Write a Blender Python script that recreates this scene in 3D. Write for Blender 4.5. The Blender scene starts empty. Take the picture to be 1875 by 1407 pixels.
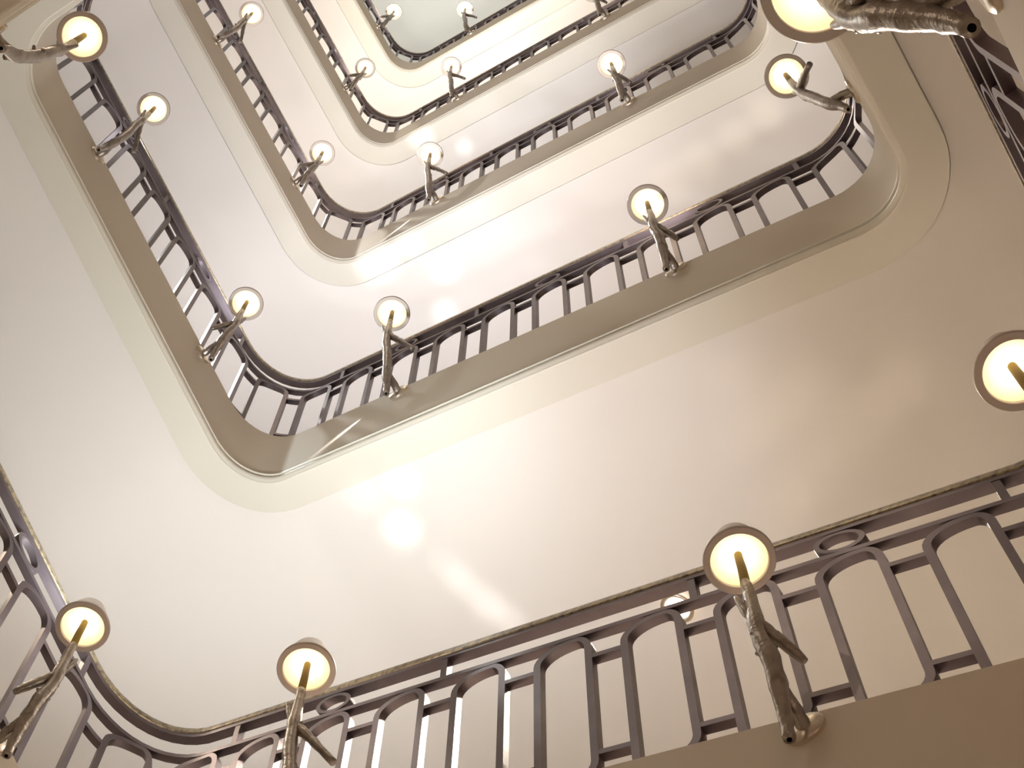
import bpy, bmesh, math, random
from mathutils import Vector, Matrix
random.seed(4)
S = 3.6                                   # storey height, metres
C = bpy.context.scene.collection
scene = bpy.context.scene

# ---------------------------------------------------------------- survey of the stairwell (storey units)
F_PX, ALPHA, ROLL, YAW = 3574.2039, 0.31680, 0.02640, -0.59740
FLX, FLY, WID, DEP = -0.31570 * S, 0.84800 * S, 0.82680 * S, 0.57140 * S
R_FL, R_FR, R_B = 0.0675 * S, 0.0647 * S, 0.0724 * S
H_FL, H_FR, H_BR, H_BL = 1.2898 * S, 0.8727 * S, 0.5970 * S, 1.5791 * S
DLEV = {2: 0.0, 3: 0.0066 * S, 4: -0.0098 * S, 5: -0.0144 * S}

# ---------------------------------------------------------------- camera
cam_d = bpy.data.cameras.new('camera')
cam = bpy.data.objects.new('camera', cam_d)
C.objects.link(cam)
sa, ca, sr, cr = math.sin(ALPHA), math.cos(ALPHA), math.sin(ROLL), math.cos(ROLL)
right = Vector((1, 0, 0)); down = Vector((0, ca, -sa)); fwd = Vector((0, sa, ca))
r2 = right * cr - down * sr * 1.0
d2 = right * sr + down * cr
# image x = cr*u - sr*v , image y = sr*u + cr*v
cam.matrix_world = Matrix(((r2.x, -d2.x, -fwd.x, 0), (r2.y, -d2.y, -fwd.y, 0), (r2.z, -d2.z, -fwd.z, 0), (0, 0, 0, 1)))
cam_d.sensor_fit = 'HORIZONTAL'; cam_d.sensor_width = 36.0
cam_d.lens = F_PX / 1875.0 * 36.0
cam_d.clip_start = 0.02; cam_d.clip_end = 200
scene.camera = cam

# ---------------------------------------------------------------- world, key lights, exposure
w = bpy.data.worlds.new('world'); scene.world = w; w.use_nodes = True
w.node_tree.nodes['Background'].inputs[0].default_value = (1.0, 0.93, 0.86, 1)
w.node_tree.nodes['Background'].inputs[1].default_value = 0.25
scene.view_settings.view_transform = 'Standard'
scene.view_settings.look = 'None'
scene.view_settings.gamma = 1.0
scene.view_settings.exposure = 0.05
scene.view_settings.use_curve_mapping = False

def point_light(name, loc, power, col, radius):
    l = bpy.data.lights.new(name, 'POINT'); l.energy = power; l.color = col; l.shadow_soft_size = radius
    o = bpy.data.objects.new(name, l); o.location = loc; C.objects.link(o); return o

def up_light(name, loc, power, col, radius, angle=112, blend=0.8):
    l = bpy.data.lights.new(name, 'SPOT'); l.energy = power; l.color = col; l.shadow_soft_size = radius
    l.spot_size = math.radians(angle); l.spot_blend = blend
    o = bpy.data.objects.new(name, l); o.location = loc; o.rotation_euler = (math.pi, 0, 0); C.objects.link(o); return o
GL = 1.9
# lamp output: (column, storey): (watts, r, g, b); UP = through the open shade top, GLOW = all round, DOWN = recessed lamps over the flights, mostly unseen
UP = {
    ('back', 3): (4.6, 1.0, 0.962, 0.924),
    ('back', 4): (7.2, 1.0, 0.933, 0.838),
    ('front0.802', 1): (72.2, 0.946, 0.952, 1.0),
    ('front0.802', 2): (87.1, 1.0, 0.923, 0.924),
    ('front0.802', 3): (66.3, 0.9, 0.93, 1.0),
    ('front0.802', 4): (125.7, 1.0, 0.944, 0.864),
    ('front2.11', 2): (91.2, 1.0, 0.908, 0.848),
    ('front2.11', 3): (24.3, 1.0, 0.97, 0.958),
    ('front2.11', 4): (26.8, 1.0, 0.932, 0.824),
    ('left0.475', 1): (115.2, 0.905, 0.993, 1.0),
    ('left0.475', 2): (104.0, 0.9, 0.93, 1.0),
    ('left0.475', 3): (48.6, 0.9, 0.93, 1.0),
    ('left0.475', 4): (117.4, 1.0, 0.955, 0.888),
    ('left1.443', 3): (14.4, 0.9, 0.93, 1.0),
    ('left1.443', 4): (28.8, 1.0, 0.947, 0.877),
    ('right0.377', 2): (10.9, 1.0, 0.91, 0.846),
    ('right0.377', 3): (2.0, 1.0, 0.958, 0.891),
    ('right0.377', 4): (3.8, 1.0, 0.917, 0.768),
    ('right1.357', 2): (3.5, 1.0, 0.909, 0.836),
    ('right1.357', 4): (2.4, 1.0, 0.922, 0.775),
}
GLOW = {
    ('back', 1): (3.1, 1.0, 0.826, 0.502),
    ('front0.802', 1): (3.4, 1.0, 0.911, 0.779),
    ('front0.802', 2): (1.9, 1.0, 0.687, 0.42),
    ('front2.11', 2): (3.5, 1.0, 0.743, 0.42),
    ('left0.475', 1): (4.8, 1.0, 0.931, 0.829),
    ('left0.475', 2): (2.4, 1.0, 0.875, 0.702),
    ('left1.443', 1): (1.5, 1.0, 0.878, 0.634),
    ('left1.443', 2): (2.6, 0.92, 0.93, 1.0),
    ('right0.377', 2): (0.6, 1.0, 0.6, 0.42),
    ('right1.357', 1): (4.4, 1.0, 0.6, 0.42),
}
DOWN = {
    ('back', 9): (39, 1, 0.84, 0.68),
    ('front', 1): (193.8, 1, 0.84, 0.68),
    ('front', 2): (306.2, 1, 0.903, 0.788),
    ('front', 5): (61, 1, 0.94, 0.814),
    ('left', 1): (101.8, 1, 0.84, 0.68),
    ('left', 2): (43.8, 1, 0.84, 0.68),
    ('left', 3): (115.5, 0.9, 0.972, 1),
    ('left', 4): (341.9, 1, 0.99, 0.941),
    ('left', 5): (144.9, 1, 0.904, 0.777),
    ('right', 1): (28.7, 1, 0.84, 0.68),
    ('right', 3): (21.3, 1, 0.84, 0.68),
}
point_light('lower_fill_light', (-0.3, 0.5, -2.0), 10.0, (1.0, 0.9, 0.8), 0.3)  # added fill low in the well, no known lamp there
point_light('lamp_light_low', (0.47, 0.33, 0.10), 3.0, (1.0, 0.85, 0.7), 0.05)
def beam(name, src, dst, power, deg, col=(1.0, 0.96, 0.95), rad=0.035):
    o = up_light(name, src, power, col, rad, deg * 1.15, 1.0)
    o.rotation_euler = (Vector(dst) - Vector(src)).to_track_quat('-Z', 'Y').to_euler(); return o

# ---------------------------------------------------------------- materials
def mat(name, col, rough=0.5, metal=0.0, spec=0.5, noise=None, bump=None, emit=None, estr=0.0):
    m = bpy.data.materials.new(name); m.use_nodes = True
    nt = m.node_tree; b = nt.nodes['Principled BSDF']
    b.inputs['Base Color'].default_value = (*col, 1)
    b.inputs['Roughness'].default_value = rough
    b.inputs['Metallic'].default_value = metal
    b.inputs['Specular IOR Level'].default_value = spec
    tc = nt.nodes.new('ShaderNodeTexCoord')
    if noise:
        scale, col2, lo, hi = noise
        n = nt.nodes.new('ShaderNodeTexNoise'); n.inputs['Scale'].default_value = scale; n.inputs['Detail'].default_value = 6
        nt.links.new(tc.outputs['Object'], n.inputs['Vector'])
        rmp = nt.nodes.new('ShaderNodeValToRGB')
        rmp.color_ramp.elements[0].position = lo; rmp.color_ramp.elements[0].color = (*col, 1)
        rmp.color_ramp.elements[1].position = hi; rmp.color_ramp.elements[1].color = (*col2, 1)
        nt.links.new(n.outputs['Fac'], rmp.inputs['Fac']); nt.links.new(rmp.outputs['Color'], b.inputs['Base Color'])
    if bump:
        scale, strg, dist = bump
        n2 = nt.nodes.new('ShaderNodeTexNoise'); n2.inputs['Scale'].default_value = scale; n2.inputs['Detail'].default_value = 4
        nt.links.new(tc.outputs['Object'], n2.inputs['Vector'])
        bp = nt.nodes.new('ShaderNodeBump'); bp.inputs['Strength'].default_value = strg; bp.inputs['Distance'].default_value = dist
        nt.links.new(n2.outputs['Fac'], bp.inputs['Height']); nt.links.new(bp.outputs['Normal'], b.inputs['Normal'])
    if emit:
        b.inputs['Emission Color'].default_value = (*emit, 1); b.inputs['Emission Strength'].default_value = estr
    return m

M_SOFFIT = mat('soffit_plaster', (0.835, 0.795, 0.76), 0.75, noise=(0.8, (0.82, 0.775, 0.735), 0.35, 0.7))
M_FASCIA = mat('stringer_paint', (0.74, 0.665, 0.56), 0.62, spec=0.22, noise=(1.2, (0.72, 0.64, 0.53), 0.35, 0.7))
M_MOULD = mat('moulding_paint', (0.80, 0.755, 0.66), 0.4)
M_BAND = mat('edge_band_paint', (0.765, 0.725, 0.645), 0.6)
M_WALL = mat('wall_plaster', (0.78, 0.74, 0.69), 0.8, noise=(0.6, (0.76, 0.72, 0.67), 0.3, 0.7))
M_CEIL = mat('ceiling_plaster', (0.70, 0.72, 0.69), 0.85, noise=(1.5, (0.66, 0.68, 0.65), 0.3, 0.7))
M_FLOOR = mat('stone_floor', (0.55, 0.50, 0.44), 0.4, noise=(3.0, (0.48, 0.43, 0.37), 0.3, 0.7))
M_TREAD = mat('stair_tread', (0.76, 0.70, 0.63), 0.45, noise=(5.0, (0.70, 0.63, 0.56), 0.3, 0.7))
M_IRON = mat('wrought_iron', (0.150, 0.122, 0.134), 0.42, metal=0.85, spec=0.6, noise=(9.0, (0.19, 0.158, 0.17), 0.4, 0.75), bump=(40, 0.15, 0.003))
M_BRASS = mat('worn_brass', (0.40, 0.32, 0.20), 0.36, metal=0.75, noise=(60.0, (0.15, 0.12, 0.095), 0.42, 0.66), bump=(30, 0.2, 0.002))
M_BARK = mat('cast_branch_metal', (0.40, 0.35, 0.31), 0.36, metal=0.75, noise=(30.0, (0.24, 0.20, 0.17), 0.45, 0.75), bump=(55, 0.6, 0.006))
M_PLATE = mat('plate_metal', (0.75, 0.66, 0.55), 0.25, metal=0.9)
M_SHADE = mat('shade_metal', (0.62, 0.54, 0.49), 0.38, metal=0.35)
M_HOLE = mat('dark_hole', (0.006, 0.005, 0.005), 0.95, spec=0.0)
M_STEM = mat('warm_stem', (0.40, 0.27, 0.045), 0.6, spec=0.2)  # yellow of the lamp light put into the base colour
M_GLOW = mat('lit_diffuser', (1, 0.95, 0.8), 0.5, emit=(1.0, 0.76, 0.40), estr=1.15)
def glow_ramp(m):
    nt = m.node_tree; b = nt.nodes['Principled BSDF']; tc = nt.nodes.new('ShaderNodeTexCoord')
    mp = nt.nodes.new('ShaderNodeMapping'); mp.inputs['Location'].default_value = (0, -0.146, 0); mp.inputs['Scale'].default_value = (1, 1, 0)
    ln = nt.nodes.new('ShaderNodeVectorMath'); ln.operation = 'LENGTH'
    rp = nt.nodes.new('ShaderNodeValToRGB'); e = rp.color_ramp.elements
    e[0].position = 0.038; e[0].color = (1.0, 0.93, 0.74, 1); e[1].position = 0.066; e[1].color = (0.86, 0.56, 0.20, 1)
    nt.links.new(tc.outputs['Object'], mp.inputs['Vector']); nt.links.new(mp.outputs['Vector'], ln.inputs[0])
    nt.links.new(ln.outputs['Value'], rp.inputs['Fac']); nt.links.new(rp.outputs['Color'], b.inputs['Emission Color'])
M_SPOTGLOW = mat('lit_spot', (1, 0.95, 0.9), 0.5, emit=(1.0, 0.88, 0.72), estr=40.0)
M_LENS = mat('lit_reflector', (1, 0.95, 0.85), 0.4, emit=(1.0, 0.86, 0.66), estr=1.6)

glow_ramp(M_GLOW)

# ---------------------------------------------------------------- helpers
def link_mesh(name, verts, faces, m, parent=None, smooth=False, loc=None):
    me = bpy.data.meshes.new(name); me.from_pydata([tuple(v) for v in verts], [], faces); me.update()
    bm = bmesh.new(); bm.from_mesh(me); bmesh.ops.recalc_face_normals(bm, faces=bm.faces); bm.to_mesh(me); bm.free()
    if m: me.materials.append(m)
    if smooth:
        for p in me.polygons: p.use_smooth = True
    o = bpy.data.objects.new(name, me); C.objects.link(o)
    if parent: o.parent = parent
    return o
def empty(name, loc, label, cat, group=None):
    o = bpy.data.objects.new(name, None); C.objects.link(o); o.location = loc; o.empty_display_size = 0.1
    o['label'] = label; o['category'] = cat
    if group: o['group'] = group
    return o
def smooth_by_angle(o, deg=35):
    me = o.data
    for p in me.polygons: p.use_smooth = True
    bm = bmesh.new(); bm.from_mesh(me)
    for e in bm.edges:
        if len(e.link_faces) == 2 and e.calc_face_angle(0) > math.radians(deg): e.smooth = False
    bm.to_mesh(me); bm.free()

# ---------------------------------------------------------------- plan of the well
def v2(x, y): return Vector((x, y))
dF = v2(math.cos(YAW), math.sin(YAW)); dB = v2(math.sin(YAW), -math.cos(YAW))
P_FL = v2(FLX, FLY); P_FR = P_FL + dF * WID; P_BL = P_FL + dB * DEP; P_BR = P_FR + dB * DEP
OUT = 2.15                                  # width of the flights
RAIL = 0.070                                # railing plane, measured out from the stringer face
def lev(l): return (l - 1) * S + DLEV.get(l, 0.0)

class Loop:
    """one storey: starts at the rounded back right corner, climbs right run, front run, left run, ends along the back landing"""
    def __init__(s, l):
        s.l = l
        base = lev(l); up = lev(l + 1); dn = lev(l - 1)
        prevBL = H_BL + dn; nextBR = H_BR + up
        cor = [(P_BR, R_B, prevBL, P_BL, H_BR + base), (P_FR, R_FR, H_BR + base, P_BR, H_FR + base),
               (P_FL, R_FL, H_FR + base, P_FR, H_FL + base), (P_BL, R_B, H_FL + base, P_FL, H_BL + base)]
        nxt = [(P_FR, H_FR + base), (P_FL, H_FL + base), (P_BL, H_BL + base), (P_BR, nextBR)]
        s.seg = []; u = 0.0
        for i in range(4):
            c, r, hp, pv, h = cor[i]; nx, hn = nxt[i]
            d1 = pv - c; L1 = d1.length; d1 = d1 / L1; dd = nx - c; L2 = dd.length; dd = dd / L2
            s1 = (h - hp) / L1; s2 = (hn - h) / L2
            cen = c + (d1 + dd) * r
            a1 = math.atan2(-dd.y, -dd.x); a2 = math.atan2(-d1.y, -d1.x)
            da = (a2 - a1 + math.pi) % (2 * math.pi) - math.pi
            La = (r + RAIL) * abs(da)
            s.seg.append(dict(k='a', u0=u, L=La, cen=cen, r=r, a1=a1, da=da, hA=h - s1 * r, hB=h + s2 * r, m1=s1 * r * abs(da), m2=s2 * r * abs(da), c=c, d1=d1, dd=dd))
            u += La
            rn = cor[(i + 1) % 4][1]
            Ls = L2 - r - rn
            s.seg.append(dict(k='s', u0=u, L=Ls, p=c + dd * r, d=dd, n=-d1 * -1.0 if False else -(cen - (c + dd * r)).normalized(), h0=h + s2 * r, sl=s2))
            u += Ls
        s.total = u
    def at(s, u, off):
        """-> (xy, tangent, outward normal, height)"""
        g = s.seg[0]
        for q in s.seg:
            if u >= q['u0'] - 1e-9: g = q
        t = u - g['u0']
        if g['k'] == 's':
            return g['p'] + g['d'] * t + g['n'] * off, g['d'], g['n'], g['h0'] + g['sl'] * t
        x = min(max(t / g['L'], 0), 1); a = g['a1'] + g['da'] * x
        n = v2(math.cos(a), math.sin(a)); sg = 1 if g['da'] > 0 else -1
        tg = v2(-n.y, n.x) * sg
        h = g['hA'] * (2 * x**3 - 3 * x**2 + 1) + g['hB'] * (-2 * x**3 + 3 * x**2) + g['m1'] * (x**3 - 2 * x**2 + x) + g['m2'] * (x**3 - x**2)
        return g['cen'] + n * (g['r'] + off), tg, n, h
    def stations(s, step=0.5):
        us = []
        for g in s.seg:
            n = 12 if g['k'] == 'a' else max(1, int(round(g['L'] / step)))
            us += [g['u0'] + g['L'] * i / n for i in range(n)]
        us.append(s.total - 1e-7)
        return us
    def u_front(s, x):  g = s.seg[3]; return g['u0'] + (WID - x - R_FR)      # x measured from FL
    def u_left(s, x):   g = s.seg[5]; return g['u0'] + (x - R_FL)            # x from FL
    def u_right(s, x):  g = s.seg[1]; return g['u0'] + (DEP - x - R_B)       # x from FR
    def u_back(s, x):   g = s.seg[7]; return g['u0'] + (x - R_B)             # x from BL

# outer boundary for the fans at the rounded corners
def wall_radius(g, n):
    """distance from arc centre along n to the wall box"""
    best = 1e9
    for dirn in (-g['d1'], -g['dd']):
        k = n.dot(dirn)
        if k > 1e-6: best = min(best, (g['r'] + OUT) / k)
    return best

def sweep(loop, prof, name, m, parent, outer=None, ang=35):
    """prof: list of (off, dh); outer: index whose offset reaches the walls"""
    us = loop.stations(); vs = []; fs = []; n = len(prof)
    for u in us:
        g = [q for q in loop.seg if u >= q['u0'] - 1e-9][-1]
        for j, (o, dh) in enumerate(prof):
            if outer and j in outer:
                if g['k'] == 'a':
                    _, _, nn, _ = loop.at(u, 0); o = wall_radius(g, nn) - g['r'] - 0.005
                else: o = OUT - 0.005
            p, _, _, h = loop.at(u, o)
            vs.append((p.x, p.y, h + dh))
    for i in range(len(us) - 1):
        for j in range(n - 1):
            a = i * n + j; fs.append((a, a + 1, a + n + 1, a + n))
    o = link_mesh(name, vs, fs, m, parent); smooth_by_angle(o, ang); return o

ORD = {0: 'ground', 1: 'lowest', 2: 'second', 3: 'third', 4: 'fourth', 5: 'topmost'}
WHERE_F = {0: 'stair flight just beside the viewer, below the frame',
           1: 'lowest and nearest cream stair flight, its stringer along the bottom of the photo',
           2: 'large cream stair flight crossing the middle of the photo, second from below',
           3: 'cream stair flight third from below, behind the middle one',
           4: 'cream stair flight fourth from below, near the top edge of the photo',
           5: 'topmost and smallest cream stair flight under the grey green ceiling'}
FH = 0.1368 * S; MH = 0.1554 * S; MO = 0.0040 * S; CO = 0.0418 * S; CH = 0.1512 * S
loops = {l: Loop(l) for l in range(0, 6)}
for l in range(0, 6):
    lp = loops[l]
    t = empty('stair_flight', (0, 0, 0), WHERE_F[l], 'staircase')
    sweep(lp, [(0.13, -0.20), (0.13, -0.004), (0.126, 0), (0.006, 0), (0.0, -0.006), (0, -FH + 0.004)], 'stringer', M_FASCIA, t)
    sweep(lp, [(0, -FH + 0.004), (-0.008, -FH + 0.001), (-0.008, -FH - 0.006), (0.006, -FH - 0.010), (0.005, -FH - 0.018), (-0.004, -FH - 0.026), (-0.0065, -FH - 0.036), (-0.006, -FH - 0.046),
               (0.000, -FH - 0.056), (0.008, -FH - 0.0615), (0.009, -MH + 0.001), (0.014, -MH)], 'moulding', M_MOULD, t, ang=60)
    sweep(lp, [(0.014, -MH), (CO, -CH), (CO + 0.0005, -CH + 0.002), (CO + 0.001, -CH + 0.030), (CO + 0.0065, -CH + 0.030), (CO + 0.007, -CH + 0.021)], 'edge_band', M_BAND, t, ang=40)
    sweep(lp, [(CO + 0.007, -CH + 0.021), (CO + 0.05, -CH + 0.029), (OUT * 0.5, -CH + 0.029), (OUT, -CH + 0.029), (OUT, -0.2), (0.13, -0.2)], 'soffit', M_SOFFIT, t, outer=(3, 4), ang=40)
    # treads on the three straight runs and a slab on the landing
    vs = []; fs = []
    def blk(c8):
        b = len(vs); vs.extend(c8)
        for q in ((0, 1, 2, 3), (7, 6, 5, 4), (0, 4, 5, 1), (1, 5, 6, 2), (2, 6, 7, 3), (3, 7, 4, 0)): fs.append(tuple(b + k for k in q))
    for si in (1, 3, 5, 7):
        g = lp.seg[si]; n = max(1, int(round(abs(g['sl'] * g['L']) / 0.155)))
        for k in range(n):
            u0 = g['u0'] + g['L'] * k / n; u1 = g['u0'] + g['L'] * (k + 1) / n - 1e-6
            top = max(lp.at(u0, 0)[3], lp.at(u1, 0)[3]) - 0.06
            c8 = []
            for z in (-0.19, None):
                for (uu, oo) in ((u0, 0.13), (u1, 0.13), (u1, OUT - 0.01), (u0, OUT - 0.01)):
                    p, _, _, h = lp.at(uu, oo); c8.append((p.x, p.y, (h + z) if z else top))
            blk(c8)
    link_mesh('steps', vs, fs, M_TREAD, t)

# ---------------------------------------------------------------- railings
def bar(lp, pts, thick, depth, closed=False, n0=0.0):
    """flat bar along (u, v) polyline in the railing surface; returns verts, faces in world space"""
    N = len(pts); vs = []; fs = []
    for i, (u, v) in enumerate(pts):
        a = pts[(i - 1) % N] if (closed or i > 0) else pts[i]; b = pts[(i + 1) % N] if (closed or i < N - 1) else pts[i]
        tx, ty = b[0] - a[0], b[1] - a[1]; L = math.hypot(tx, ty) or 1; tx /= L; ty /= L
        nx, ny = -ty, tx
        # mitre
        if closed or 0 < i < N - 1:
            e = (u - a[0], v - a[1]); le = math.hypot(*e) or 1; c = (e[0] * tx + e[1] * ty) / le; k = 1 / max(c, 0.6)
        else: k = 1
        for sx, sd in ((-1, -1), (1, -1), (1, 1), (-1, 1)):
            uu = u + nx * sx * thick / 2 * k; vv = v + ny * sx * thick / 2 * k
            p, _, n, h = lp.at(uu, RAIL); p = p + n * (sd * depth / 2 + n0)
            vs.append((p.x, p.y, h + vv))
    M = N if closed else N - 1
    for i in range(M):
        a = i * 4; b = ((i + 1) % N) * 4
        for j in range(4): fs.append((a + j, a + (j + 1) % 4, b + (j + 1) % 4, b + j))
    if not closed:
        fs.append((0, 1, 2, 3)); e = (N - 1) * 4; fs.append((e + 3, e + 2, e + 1, e))
    return vs, fs
def rail_profile(lp, prof, us, name, m, parent):
    vs = []; fs = []; n = len(prof)
    for u in us:
        for (o, dh) in prof:
            p, _, _, h = lp.at(u, o); vs.append((p.x, p.y, h + dh))
    for i in range(len(us) - 1):
        for j in range(n):
            a = i * n + j; b = i * n + (j + 1) % n; fs.append((a, b, b + n, a + n))
    fs.append(tuple(range(n))); fs.append(tuple(range((len(us) - 1) * n, len(us) * n))[::-1])
    o = link_mesh(name, vs, fs, m, parent); smooth_by_angle(o, 40); return o

V_SUB, V_CON, V_LOW, V_TOP, V_BOT, V_BOTRAIL, V_HR = 0.812, 0.672, 0.172, 0.792, 0.045, 0.022, 0.930
HW = 0.0775
def panel_pts(uc, sk=1):
    """closed bar outline; the crown leans downhill (towards smaller u), the foot is its point mirror; sk=0 on the level landing"""
    a, b, pk = 0.095, 0.095, -0.042 * sk
    xl, xr = -HW, HW                         # downhill and uphill posts
    def quarter(x0, x1, y0, y1, n=8):        # from (x0, y0) vertical start to (x1, y1) horizontal end
        return [(x0 + (x1 - x0) * (1 - math.cos(math.pi / 2 * k / n)), y0 + (y1 - y0) * math.sin(math.pi / 2 * k / n)) for k in range(n + 1)]
    da = 0.060 if sk else a                  # drop on the tight side
    A = quarter(xr, pk, V_TOP - a, V_TOP)                     # up the uphill post to the crown
    B = quarter(xl, pk, V_TOP - da, V_TOP)[::-1]              # crown down to the downhill post
    top = A + B[1:]
    ym = V_TOP + V_BOT
    bot = [(-x, ym - y) for x, y in top]
    pts = top[:]; nn = 5
    y0 = top[-1][1]; y1 = bot[0][1]
    for k in range(1, nn): pts.append((xl, y0 + (y1 - y0) * k / nn))
    pts += bot
    y0 = bot[-1][1]; y1 = top[0][1]
    for k in range(1, nn): pts.append((xr, y0 + (y1 - y0) * k / nn))
    return [(uc + x, y) for x, y in pts]
WHERE_R = {1: 'nearest dark iron railing with brass handrail, in the foreground along the bottom of the photo',
           2: 'dark iron railing with arched bars across the middle of the photo, second from below',
           3: 'dark iron railing third from below, on the flight above the middle one',
           4: 'dark iron railing fourth from below, seen steeply near the top of the photo',
           5: 'smallest dark iron railing on the topmost flight, against the grey green ceiling'}
# things beyond the frame are skipped (project and test)
def px(p):
    d = Vector(p); z = d.dot(fwd)
    if z <= 0.05: return None
    u = d.dot(right) / z; v = d.dot(down) / z
    return (937.5 + F_PX * (cr * u - sr * v), 703.5 + F_PX * (sr * u + cr * v))
def seen(p, mg=520):
    q = px(p); return q is not None and -mg < q[0] < 1875 + mg and -mg < q[1] < 1407 + mg

for l in range(1, 6):
    lp = loops[l]
    t = empty('stair_railing', (0, 0, 0), WHERE_R[l], 'railing')
    us = lp.stations(0.4)
    rail_profile(lp, [(0.053, 0.957), (0.0565, 0.953), (0.0865, 0.953), (0.090, 0.957), (0.090, 0.980), (0.085, 0.991), (0.0715, 0.997), (0.058, 0.991), (0.053, 0.980)], us, 'brass_handrail', M_BRASS, t)
    rail_profile(lp, [(0.0560, 0.9535), (0.0870, 0.9535), (0.0870, 0.933), (0.0560, 0.933)], us, 'handrail_core', M_IRON, t)
    rail_profile(lp, [(RAIL - 0.013, V_SUB - 0.010), (RAIL + 0.013, V_SUB - 0.010), (RAIL + 0.013, V_SUB + 0.010), (RAIL - 0.013, V_SUB + 0.010)], us, 'upper_rail', M_IRON, t)
    rail_profile(lp, [(RAIL - 0.010, V_BOTRAIL - 0.008), (RAIL + 0.010, V_BOTRAIL - 0.008), (RAIL + 0.010, V_BOTRAIL + 0.008), (RAIL - 0.010, V_BOTRAIL + 0.008)], us, 'bottom_rail', M_IRON, t)
    # panel centres in u
    front = [2.56, 2.30, 2.035, 1.775, 1.515, 1.25, 0.985, 0.72, 0.455]
    left = [0.283, 0.545, 0.795, 1.04, 1.285, 1.53]
    cs = [lp.u_front(x) for x in front]
    a, b = cs[-1], lp.u_left(left[0]); cs += [a + (b - a) / 3, a + (b - a) * 2 / 3]
    cs += [lp.u_left(x) for x in left]
    last = cs[-1]; span = (lp.total - last) + lp.u_front(2.56)
    n = int(round(span / 0.2605)); pitch = span / n
    allc = list(cs)
    for k in range(1, n):
        u = last + pitch * k
        if u > lp.total: allc.append(u - lp.total)
        else: allc.append(u)
    allc = sorted(allc)
    for i, uc in enumerate(allc):
        if uc < HW + 0.01 or uc > lp.total - HW - 0.01: continue
        p, _, _, h = lp.at(uc, RAIL)
        if not (seen((p.x, p.y, h + 0.1)) or seen((p.x, p.y, h + 0.8))): continue
        vs, fs = bar(lp, panel_pts(uc, 0 if lp.seg[7]['u0'] < uc else 1), 0.021, 0.025, closed=True)
        o = link_mesh('baluster_panel', vs, fs, M_IRON, t); smooth_by_angle(o, 45)
        if i + 1 < len(allc):
            un = allc[i + 1]
            for vv in (V_CON, V_LOW):
                pts = [(uc + HW + 0.006 + (un - uc - 2 * HW - 0.012) * k / 4, vv) for k in range(5)]
                vs, fs = bar(lp, pts, 0.021, 0.024)
                link_mesh('crossbar', vs, fs, M_IRON, t)
    rings = [lp.u_front(2.30), lp.u_front(0.73), lp.u_left(0.66), lp.u_left(1.42)] + ([lp.u_front(1.51)] if l > 1 else [])
    posts = [lp.u_front(2.69), lp.u_front(1.905), lp.u_front(1.13), lp.u_front(0.345), lp.u_left(0.285), lp.u_left(1.04)]
    e = lp.u_front(2.69); k = 1
    while e - 0.39 * k > 0.1:
        (rings if k % 2 else posts).append(e - 0.39 * k); k += 1
    s0 = lp.u_left(1.42); k = 1
    while s0 + 0.39 * k < lp.total - 0.1:
        (posts if k % 2 else rings).append(s0 + 0.39 * k); k += 1
    for uc in rings:
        p, _, _, h = lp.at(uc, RAIL)
        if not seen((p.x, p.y, h + 0.88), 400): continue
        vc = (V_SUB + 0.010 + 0.934) / 2; rv = (0.934 - V_SUB - 0.010) / 2 - 0.008
        pts = [(uc + 0.058 * math.cos(2 * math.pi * q / 24), vc + rv * math.sin(2 * math.pi * q / 24)) for q in range(24)]
        vs, fs = bar(lp, pts, 0.015, 0.025, closed=True)
        o = link_mesh('ring', vs, fs, M_IRON, t); smooth_by_angle(o, 45)
    for uc in posts:
        p, _, _, h = lp.at(uc, RAIL)
        if not seen((p.x, p.y, h + 0.88), 400): continue
        vs, fs = bar(lp, [(uc, V_SUB + 0.005), (uc, 0.936)], 0.021, 0.025)
        link_mesh('spacer_post', vs, fs, M_IRON, t)

# ---------------------------------------------------------------- lamps
def tube(pts, rad, seg=10, jit=0.0, rnd=None):
    """organic tube through pts with radii; returns verts, faces"""
    # resample
    P = [Vector(p) for p in pts]; Q = []; R = []
    n = len(P)
    for i in range(n - 1):
        p0 = P[max(i - 1, 0)]; p1 = P[i]; p2 = P[i + 1]; p3 = P[min(i + 2, n - 1)]
        for k in range(4):
            t = k / 4
            Q.append(0.5 * ((2 * p1) + (-p0 + p2) * t + (2 * p0 - 5 * p1 + 4 * p2 - p3) * t * t + (-p0 + 3 * p1 - 3 * p2 + p3) * t ** 3))
            R.append(rad[i] + (rad[i + 1] - rad[i]) * t)
    Q.append(P[-1]); R.append(rad[-1])
    vs = []; fs = []
    up = Vector((0.3, 0.1, 1)).normalized()
    for i, q in enumerate(Q):
        tg = (Q[min(i + 1, len(Q) - 1)] - Q[max(i - 1, 0)]).normalized()
        a = tg.cross(Vector((1, 0.2, 0.1))).normalized(); b = tg.cross(a)
        rr = R[i] * (1 + (rnd.uniform(-jit, jit) if rnd else 0))
        for k in range(seg):
            th = 2 * math.pi * k / seg
            r_ = rr * (1 + (rnd.uniform(-jit, jit) * 0.6 if rnd else 0))
            vs.append(q + (a * math.cos(th) + b * math.sin(th)) * r_)
    for i in range(len(Q) - 1):
        for k in range(seg): fs.append((i * seg + k, i * seg + (k + 1) % seg, (i + 1) * seg + (k + 1) % seg, (i + 1) * seg + k))
    fs.append(tuple(range(seg))[::-1]); fs.append(tuple(range((len(Q) - 1) * seg, len(Q) * seg)))
    return vs, fs
def join(parts):
    V = []; Fc = []
    for vs, fs in parts:
        b = len(V); V += vs; Fc += [tuple(b + k for k in f) for f in fs]
    return V, Fc
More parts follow.
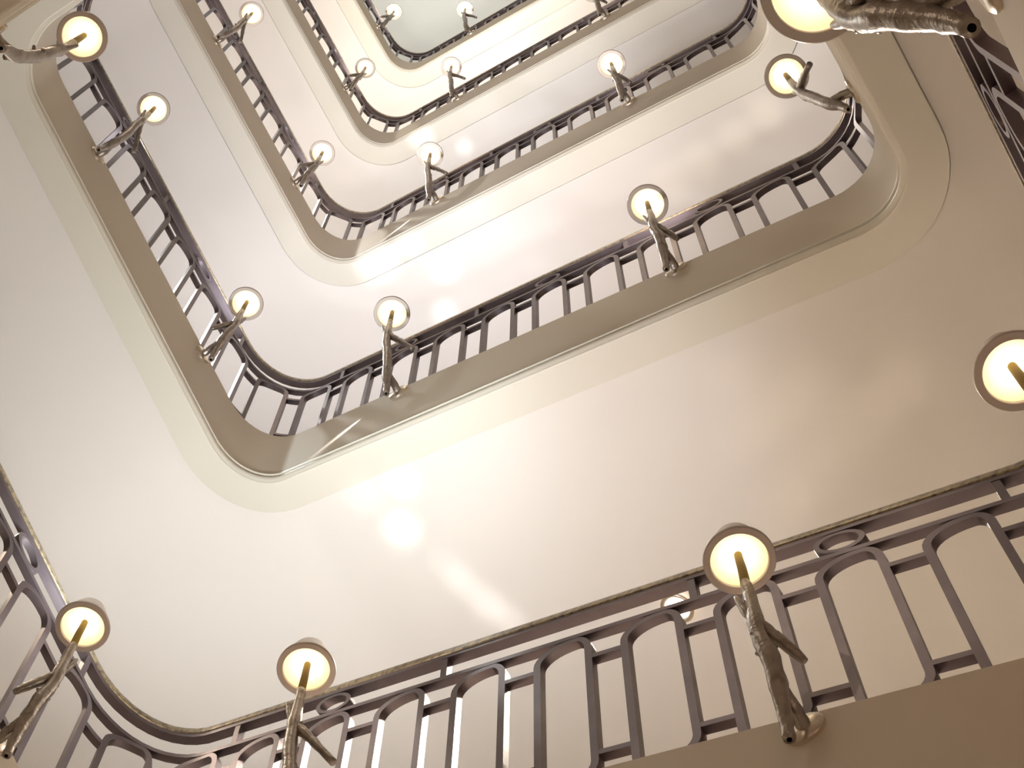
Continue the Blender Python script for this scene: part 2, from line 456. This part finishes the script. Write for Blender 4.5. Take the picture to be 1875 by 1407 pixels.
def lathe(prof, c, seg=48, axis='z'):
    vs = []; fs = []
    for (r, z) in prof:
        for k in range(seg):
            th = 2 * math.pi * k / seg
            if axis == 'z': vs.append(Vector((c[0] + r * math.cos(th), c[1] + r * math.sin(th), c[2] + z)))
            else: vs.append(Vector((c[0] + r * math.cos(th), c[1] + z, c[2] + r * math.sin(th))))
    n = len(prof)
    for i in range(n - 1):
        for k in range(seg): fs.append((i * seg + k, i * seg + (k + 1) % seg, (i + 1) * seg + (k + 1) % seg, (i + 1) * seg + k))
    return vs, fs
RS = 0.0835
def make_lamp(kind):
    """local axes: x along the run, y into the well, z up, origin at the plate centre on the stringer"""
    rnd = random.Random(11 if kind == 'short' else 23)
    H = 0.57 if kind == 'short' else 0.775
    root = empty('branch_lamp', (0, 0, 0), 'branch lamp', 'lamp', 'branch lamps around the stairwell')
    vs, fs = lathe([(0.0001, 0), (0.046, 0), (0.046, 0.009), (0.040, 0.014), (0.0001, 0.015)], (0, 0, 0), 32, 'y')
    o = link_mesh('back_plate', vs, fs, M_PLATE, root); smooth_by_angle(o, 40)
    f = H - 0.31                       # where the branch forks
    y0 = 0.146
    parts = []
    parts.append(tube([(-0.022, 0.052, -0.095), (-0.014, 0.066, -0.03), (-0.004, 0.092, 0.05), (0.004, 0.118, f * 0.45), (-0.003, 0.134, f * 0.75), (0.0, 0.142, f), (0.002, y0, H - 0.165), (0, y0, H - 0.122)],
                      [0.0130, 0.0150, 0.021, 0.0205, 0.0185, 0.0190, 0.0130, 0.0115], 12, 0.10, rnd))
    parts.append(tube([(0.0, 0.008, 0.0), (0.003, 0.04, 0.012), (-0.003, 0.085, 0.055)], [0.0165, 0.0155, 0.014], 12, 0.08, rnd))
    sx = 0.058 if kind == 'short' else 0.098
    parts.append(tube([(0.002, 0.137, f - 0.005), (sx * 0.35, 0.118, f - 0.045 * (1 if kind == 'short' else 1.4)), (sx * 0.7, 0.095, f - 0.09 * (1 if kind == 'short' else 1.45)), (sx, 0.07, f - (0.13 if kind == 'short' else 0.19))], [0.015, 0.0135, 0.012, 0.010], 12, 0.14, rnd))
    parts.append(tube([(-0.002, 0.138, f + 0.005), (-0.016, 0.152, f + 0.055), (-0.024, 0.160, f + 0.115)], [0.0125, 0.009, 0.006], 10, 0.12, rnd))
    for _ in range(5):                 # buds and knots
        q = rnd.uniform(0.1, 0.95); z = -0.03 + q * (f + 0.05); y = 0.075 + 0.065 * min(1, q * 1.2); th = rnd.uniform(0, 6.28)
        parts.append(tube([(0, y, z), (0.018 * math.cos(th), y + 0.018 * math.sin(th), z + 0.012), (0.024 * math.cos(th), y + 0.024 * math.sin(th), z + 0.018)], [0.010, 0.006, 0.003], 8, 0.1, rnd))
    V, Fc = join(parts)
    b = link_mesh('branch', V, Fc, M_BARK, root, smooth=True)
    # black plug with the shade of a pipe hole painted in, at the cut end
    hv, hf = tube([(-0.0225, 0.0515, -0.098), (-0.0200, 0.055, -0.085)], [0.0055, 0.0055], 12)
    link_mesh('cut_end_hole', hv, hf, M_HOLE, b)
    sv, sf = tube([(0, y0, H - 0.127), (0.001, y0, H - 0.05), (0, y0, H), (0, y0, H + 0.036)], [0.0118, 0.0108, 0.0100, 0.0095], 14)
    link_mesh('stem', sv, sf, M_STEM, root, smooth=True)
    prof = [(RS - 0.0175, 0.002), (RS - 0.0160, 0.0), (RS - 0.002, 0.0), (RS, 0.003), (RS, 0.010), (RS - 0.006, 0.022), (RS - 0.033, 0.108), (RS - 0.038, 0.114), (RS - 0.044, 0.114),
            (RS - 0.043, 0.108), (RS - 0.022, 0.040), (RS - 0.0185, 0.018), (RS - 0.0175, 0.002)]
    vs, fs = lathe(prof, (0, y0, H), 64)
    o = link_mesh('lamp_shade', vs, fs, M_SHADE, root); smooth_by_angle(o, 38)
    vs, fs = lathe([(RS - 0.0182, 0.012), (RS - 0.026, 0.024), (0.03, 0.038), (0.0001, 0.042)], (0, y0, H), 48)
    link_mesh('diffuser', vs, fs, M_GLOW, root, smooth=True)
    return root, H
protos = {'short': make_lamp('short'), 'tall': make_lamp('tall')}
def copy_tree(o, parent=None):
    c = o.copy(); C.objects.link(c); c.parent = parent
    for ch in [x for x in bpy.data.objects if x.parent == o]: copy_tree(ch, c)
    return c
COLS = [('left', 0.475, 'short'), ('left', 1.443, 'tall'), ('front', 0.802, 'tall'), ('front', 2.11, 'short'),
        ('right', 0.377, 'tall'), ('right', 1.357, 'short'), ('back', 0.937, 'tall'), ('back', 2.15, 'short')]  # second back lamp is unseen, added for its light only
used = {'short': False, 'tall': False}
LAMP_LABEL = {
 ('left', 0.475, 1): 'round lamp on a twig bracket at lower left, nearest on the left railing',
 ('front', 0.802, 1): 'round lamp on a branch at bottom left of centre, on the nearest front railing',
 ('front', 2.11, 1): 'large round lamp on a thick branch at bottom right beside a bright starry light',
 ('right', 0.377, 1): 'large round lamp cut by the right edge of the photo, halfway up',
 ('right', 1.357, 1): 'biggest lamp, cut by the top edge near the top right corner',
 ('back', 0.937, 1): 'lamp with dark forked branch in the top left corner of the photo',
 ('left', 0.475, 2): 'round lamp left of centre on the middle flight, with a shiny side twig',
 ('left', 1.443, 2): 'pale round lamp on the left flight of the middle storey, near the upper left',
 ('front', 0.802, 2): 'round lamp on a Y shaped branch at the centre of the photo, middle flight',
 ('front', 2.11, 2): 'round lamp at centre right on a straight branch over the middle railing',
 ('right', 0.377, 2): 'round lamp with spread twigs at upper right, by the inner curve of the middle stair',
 ('left', 0.475, 3): 'small round lamp beside the left bend of the third railing from below',
 ('left', 1.443, 3): 'small round lamp near the top edge on the left flight of the third storey',
 ('front', 0.802, 3): 'small round lamp on a forked twig just above the bend of the third railing',
 ('front', 2.11, 3): 'small round lamp at top right of centre on the third railing',
 ('left', 0.475, 4): 'tiny lamp with bright twig beside the left bend of the fourth railing',
 ('front', 0.802, 4): 'tiny lamp on a forked twig above the fourth railing, top centre',
 ('front', 2.11, 4): 'tiny lamp cut by the top edge, on the right part of the fourth railing',
 ('left', 0.475, 5): 'smallest lamp at the top edge, left of the topmost railing bend',
 ('front', 0.802, 5): 'smallest lamp at the top edge on a forked chrome twig before the ceiling',
}
for l in range(0, 6):
    lp = loops[l]
    for (run, x, kind) in COLS:
        u = {'left': lp.u_left, 'front': lp.u_front, 'right': lp.u_right, 'back': lp.u_back}[run](x)
        p, tg, n, h = lp.at(u, 0.0)
        loc = Vector((p.x, p.y, h - 0.07))
        Y = Vector((-n.x, -n.y, 0)); Z = Vector((0, 0, 1)); X = Y.cross(Z)
        proto, H = protos[kind]
        head = loc + Y * 0.146 + Z * (H + 0.15)
        ck = run + ('' if run == 'back' else '%g' % x)
        if l > 0:
            e = UP.get((ck, min(l, 4)))
            if e: up_light('lamp_light', head, e[0], e[1:], 0.08)
            e = GLOW.get((ck, 1 if l == 1 else 2))
            if e: point_light('lamp_glow', head, e[0], e[1:], 0.07)
        if (run, x) == ('front', 0.802) and 1 <= l <= 4:      # added spots imitating glints of the polished branch on the soffit above
            T = {1: [((-0.436, 2.851, 7.373), 60, 4.2), ((-0.439, 3.081, 7.439), 75, 4.5), ((-0.598, 2.939, 7.465), 26, 5.0), ((-0.187, 3.285, 7.392), 40, 4.0), ((-0.083, 3.372, 7.373), 50, 4.0), ((0.009, 3.434, 7.352), 40, 4.0), ((-0.256, 3.218, 7.40), 18, 4.0)],
                 2: [((-0.817, 2.927, 11.177), 110, 6.5), ((-0.618, 2.774, 11.05), 70, 4.5), ((-0.407, 2.903, 10.999), 80, 4.8), ((-0.406, 3.208, 11.085), 60, 4.5)],
                 3: [((-0.744, 2.848, 14.665), 90, 5.5), ((-0.407, 2.898, 14.54), 50, 4.0)],
                 4: [((-0.498, 2.661, 18.093), 40, 4.0)]}[l]
            for (dst, pw, dg) in T: beam('added_glint_spot', head, dst, pw * GL, dg)
            if l in (2, 3):  # added grazing spot imitating a light streak on the stringer
                a_ = lp.u_front(0.80); p1, _, n1, h1 = lp.at(a_ + 0.02, -0.05); p2, _, _, h2 = lp.at(lp.u_front(0.53), 0.0)
                beam('added_glint_spot', (p1.x, p1.y, h1 - 0.02), (p2.x, p2.y, h2 - 0.28), 34.0, 9.0, rad=0.004)
        if (run, x) == ('front', 2.11) and l in (1, 2):        # added spots imitating fainter golden streaks, aimed from the next lamp
            T = {1: [(0.864, 2.372, 6.694), (0.957, 2.257, 6.623), (1.046, 2.136, 6.551), (1.005, 2.654, 6.716), (1.075, 2.499, 6.643), (1.159, 2.337, 6.561), (1.252, 2.2, 6.484), (1.34, 2.056, 6.406), (0.796, 2.136, 6.656)],
                 2: [(0.814, 2.215, 10.295), (0.972, 2.07, 10.187), (1.125, 1.914, 10.079), (1.261, 1.763, 9.98)]}[l]
            for dst in T: beam('added_glint_spot', head, dst, 17.0 * l, 6.0, col=(1.0, 0.84, 0.60))
        if (run, x, l) not in LAMP_LABEL: continue
        r = proto if not used[kind] else copy_tree(proto)
        used[kind] = True
        r.location = loc
        r.rotation_euler = (0, 0, math.atan2(X.y, X.x))
        if run in ('front', 'right'): r.scale = (-1, 1, 1)
        r['label'] = LAMP_LABEL[(run, x, l)]

# ---------------------------------------------------------------- walls, ceiling, floor
def box(name, cx, cy, hx, hy, z0, z1, m, kind='structure'):
    vs = []
    for z in (z0, z1):
        for sx, sy in ((-1, -1), (1, -1), (1, 1), (-1, 1)):
            p = v2(cx, cy) + dF * (hx * sx) - dB * (hy * sy); vs.append((p.x, p.y, z))
    fs = [(0, 1, 2, 3), (7, 6, 5, 4), (0, 4, 5, 1), (1, 5, 6, 2), (2, 6, 7, 3), (3, 7, 4, 0)]
    o = link_mesh(name, vs, fs, m); o['kind'] = kind; return o
mid = (P_FL + P_BR) / 2; hx = WID / 2 + OUT; hy = DEP / 2 + OUT
Z0, Z1 = -9.0, 6.35 * S
cF = mid - dB * (hy + 0.1); box('wall_front', cF.x, cF.y, hx + 0.2, 0.1, Z0, Z1, M_WALL)
cB = mid + dB * (hy + 0.1); box('wall_back', cB.x, cB.y, hx + 0.2, 0.1, Z0, Z1, M_WALL)
cL = mid - dF * (hx + 0.1); box('wall_left', cL.x, cL.y, 0.1, hy, Z0, Z1, M_WALL)
cR = mid + dF * (hx + 0.1); box('wall_right', cR.x, cR.y, 0.1, hy, Z0, Z1, M_WALL)
box('ceiling', mid.x, mid.y, hx + 0.2, hy + 0.2, Z1, Z1 + 0.2, M_CEIL)
box('floor', mid.x, mid.y, hx + 0.2, hy + 0.2, Z0 - 0.2, Z0, M_FLOOR)

# recessed downlight in the soffit of the second flight
gn = Vector((dF.x * (H_FL - H_FR) / WID, dF.y * (H_FL - H_FR) / WID, 1)).normalized()
rl = empty('recessed_light', (0.67, 3.20, 6.995), 'small glaring recessed light in the soffit, seen through the nearest railing', 'light')
rl.rotation_euler = gn.to_track_quat('Z', 'Y').to_euler()
vs, fs = lathe([(0.050, 0.012), (0.052, -0.003), (0.066, -0.006), (0.070, -0.002), (0.070, 0.004)], (0, 0, 0), 40)
o = link_mesh('trim_ring', vs, fs, M_PLATE, rl, smooth=True)
vs, fs = lathe([(0.051, 0.010), (0.034, 0.012)], (0, 0, 0), 40)
link_mesh('reflector', vs, fs, M_LENS, rl, smooth=True)
vs, fs = lathe([(0.034, 0.011), (0.026, 0.002), (0.012, -0.003), (0.0001, -0.004)], (0, 0, 0), 32)
link_mesh('bulb', vs, fs, M_SPOTGLOW, rl, smooth=True)
for l in range(1, 6):                          # lights of unseen repeats, without fixtures; only one lamp shows through the railing
    lp = loops[l]
    for (run, x) in (('front', 1.42), ('left', 1.05), ('right', 1.0), ('back', 1.5)):
        e = DOWN.get((run, 9 if run == 'back' else l))
        if not e: continue
        u = {'left': lp.u_left, 'front': lp.u_front, 'right': lp.u_right, 'back': lp.u_back}[run](x)
        p, _, _, h = lp.at(u, 1.12)
        dl = up_light('recessed_lamp_light', (p.x, p.y, h - CH - 0.01), e[0] * 1.9, (e[1], e[2] * 0.96, e[3] * 0.90), 0.04, 98, 1.0)
        dl.rotation_euler = (0, 0, 0)
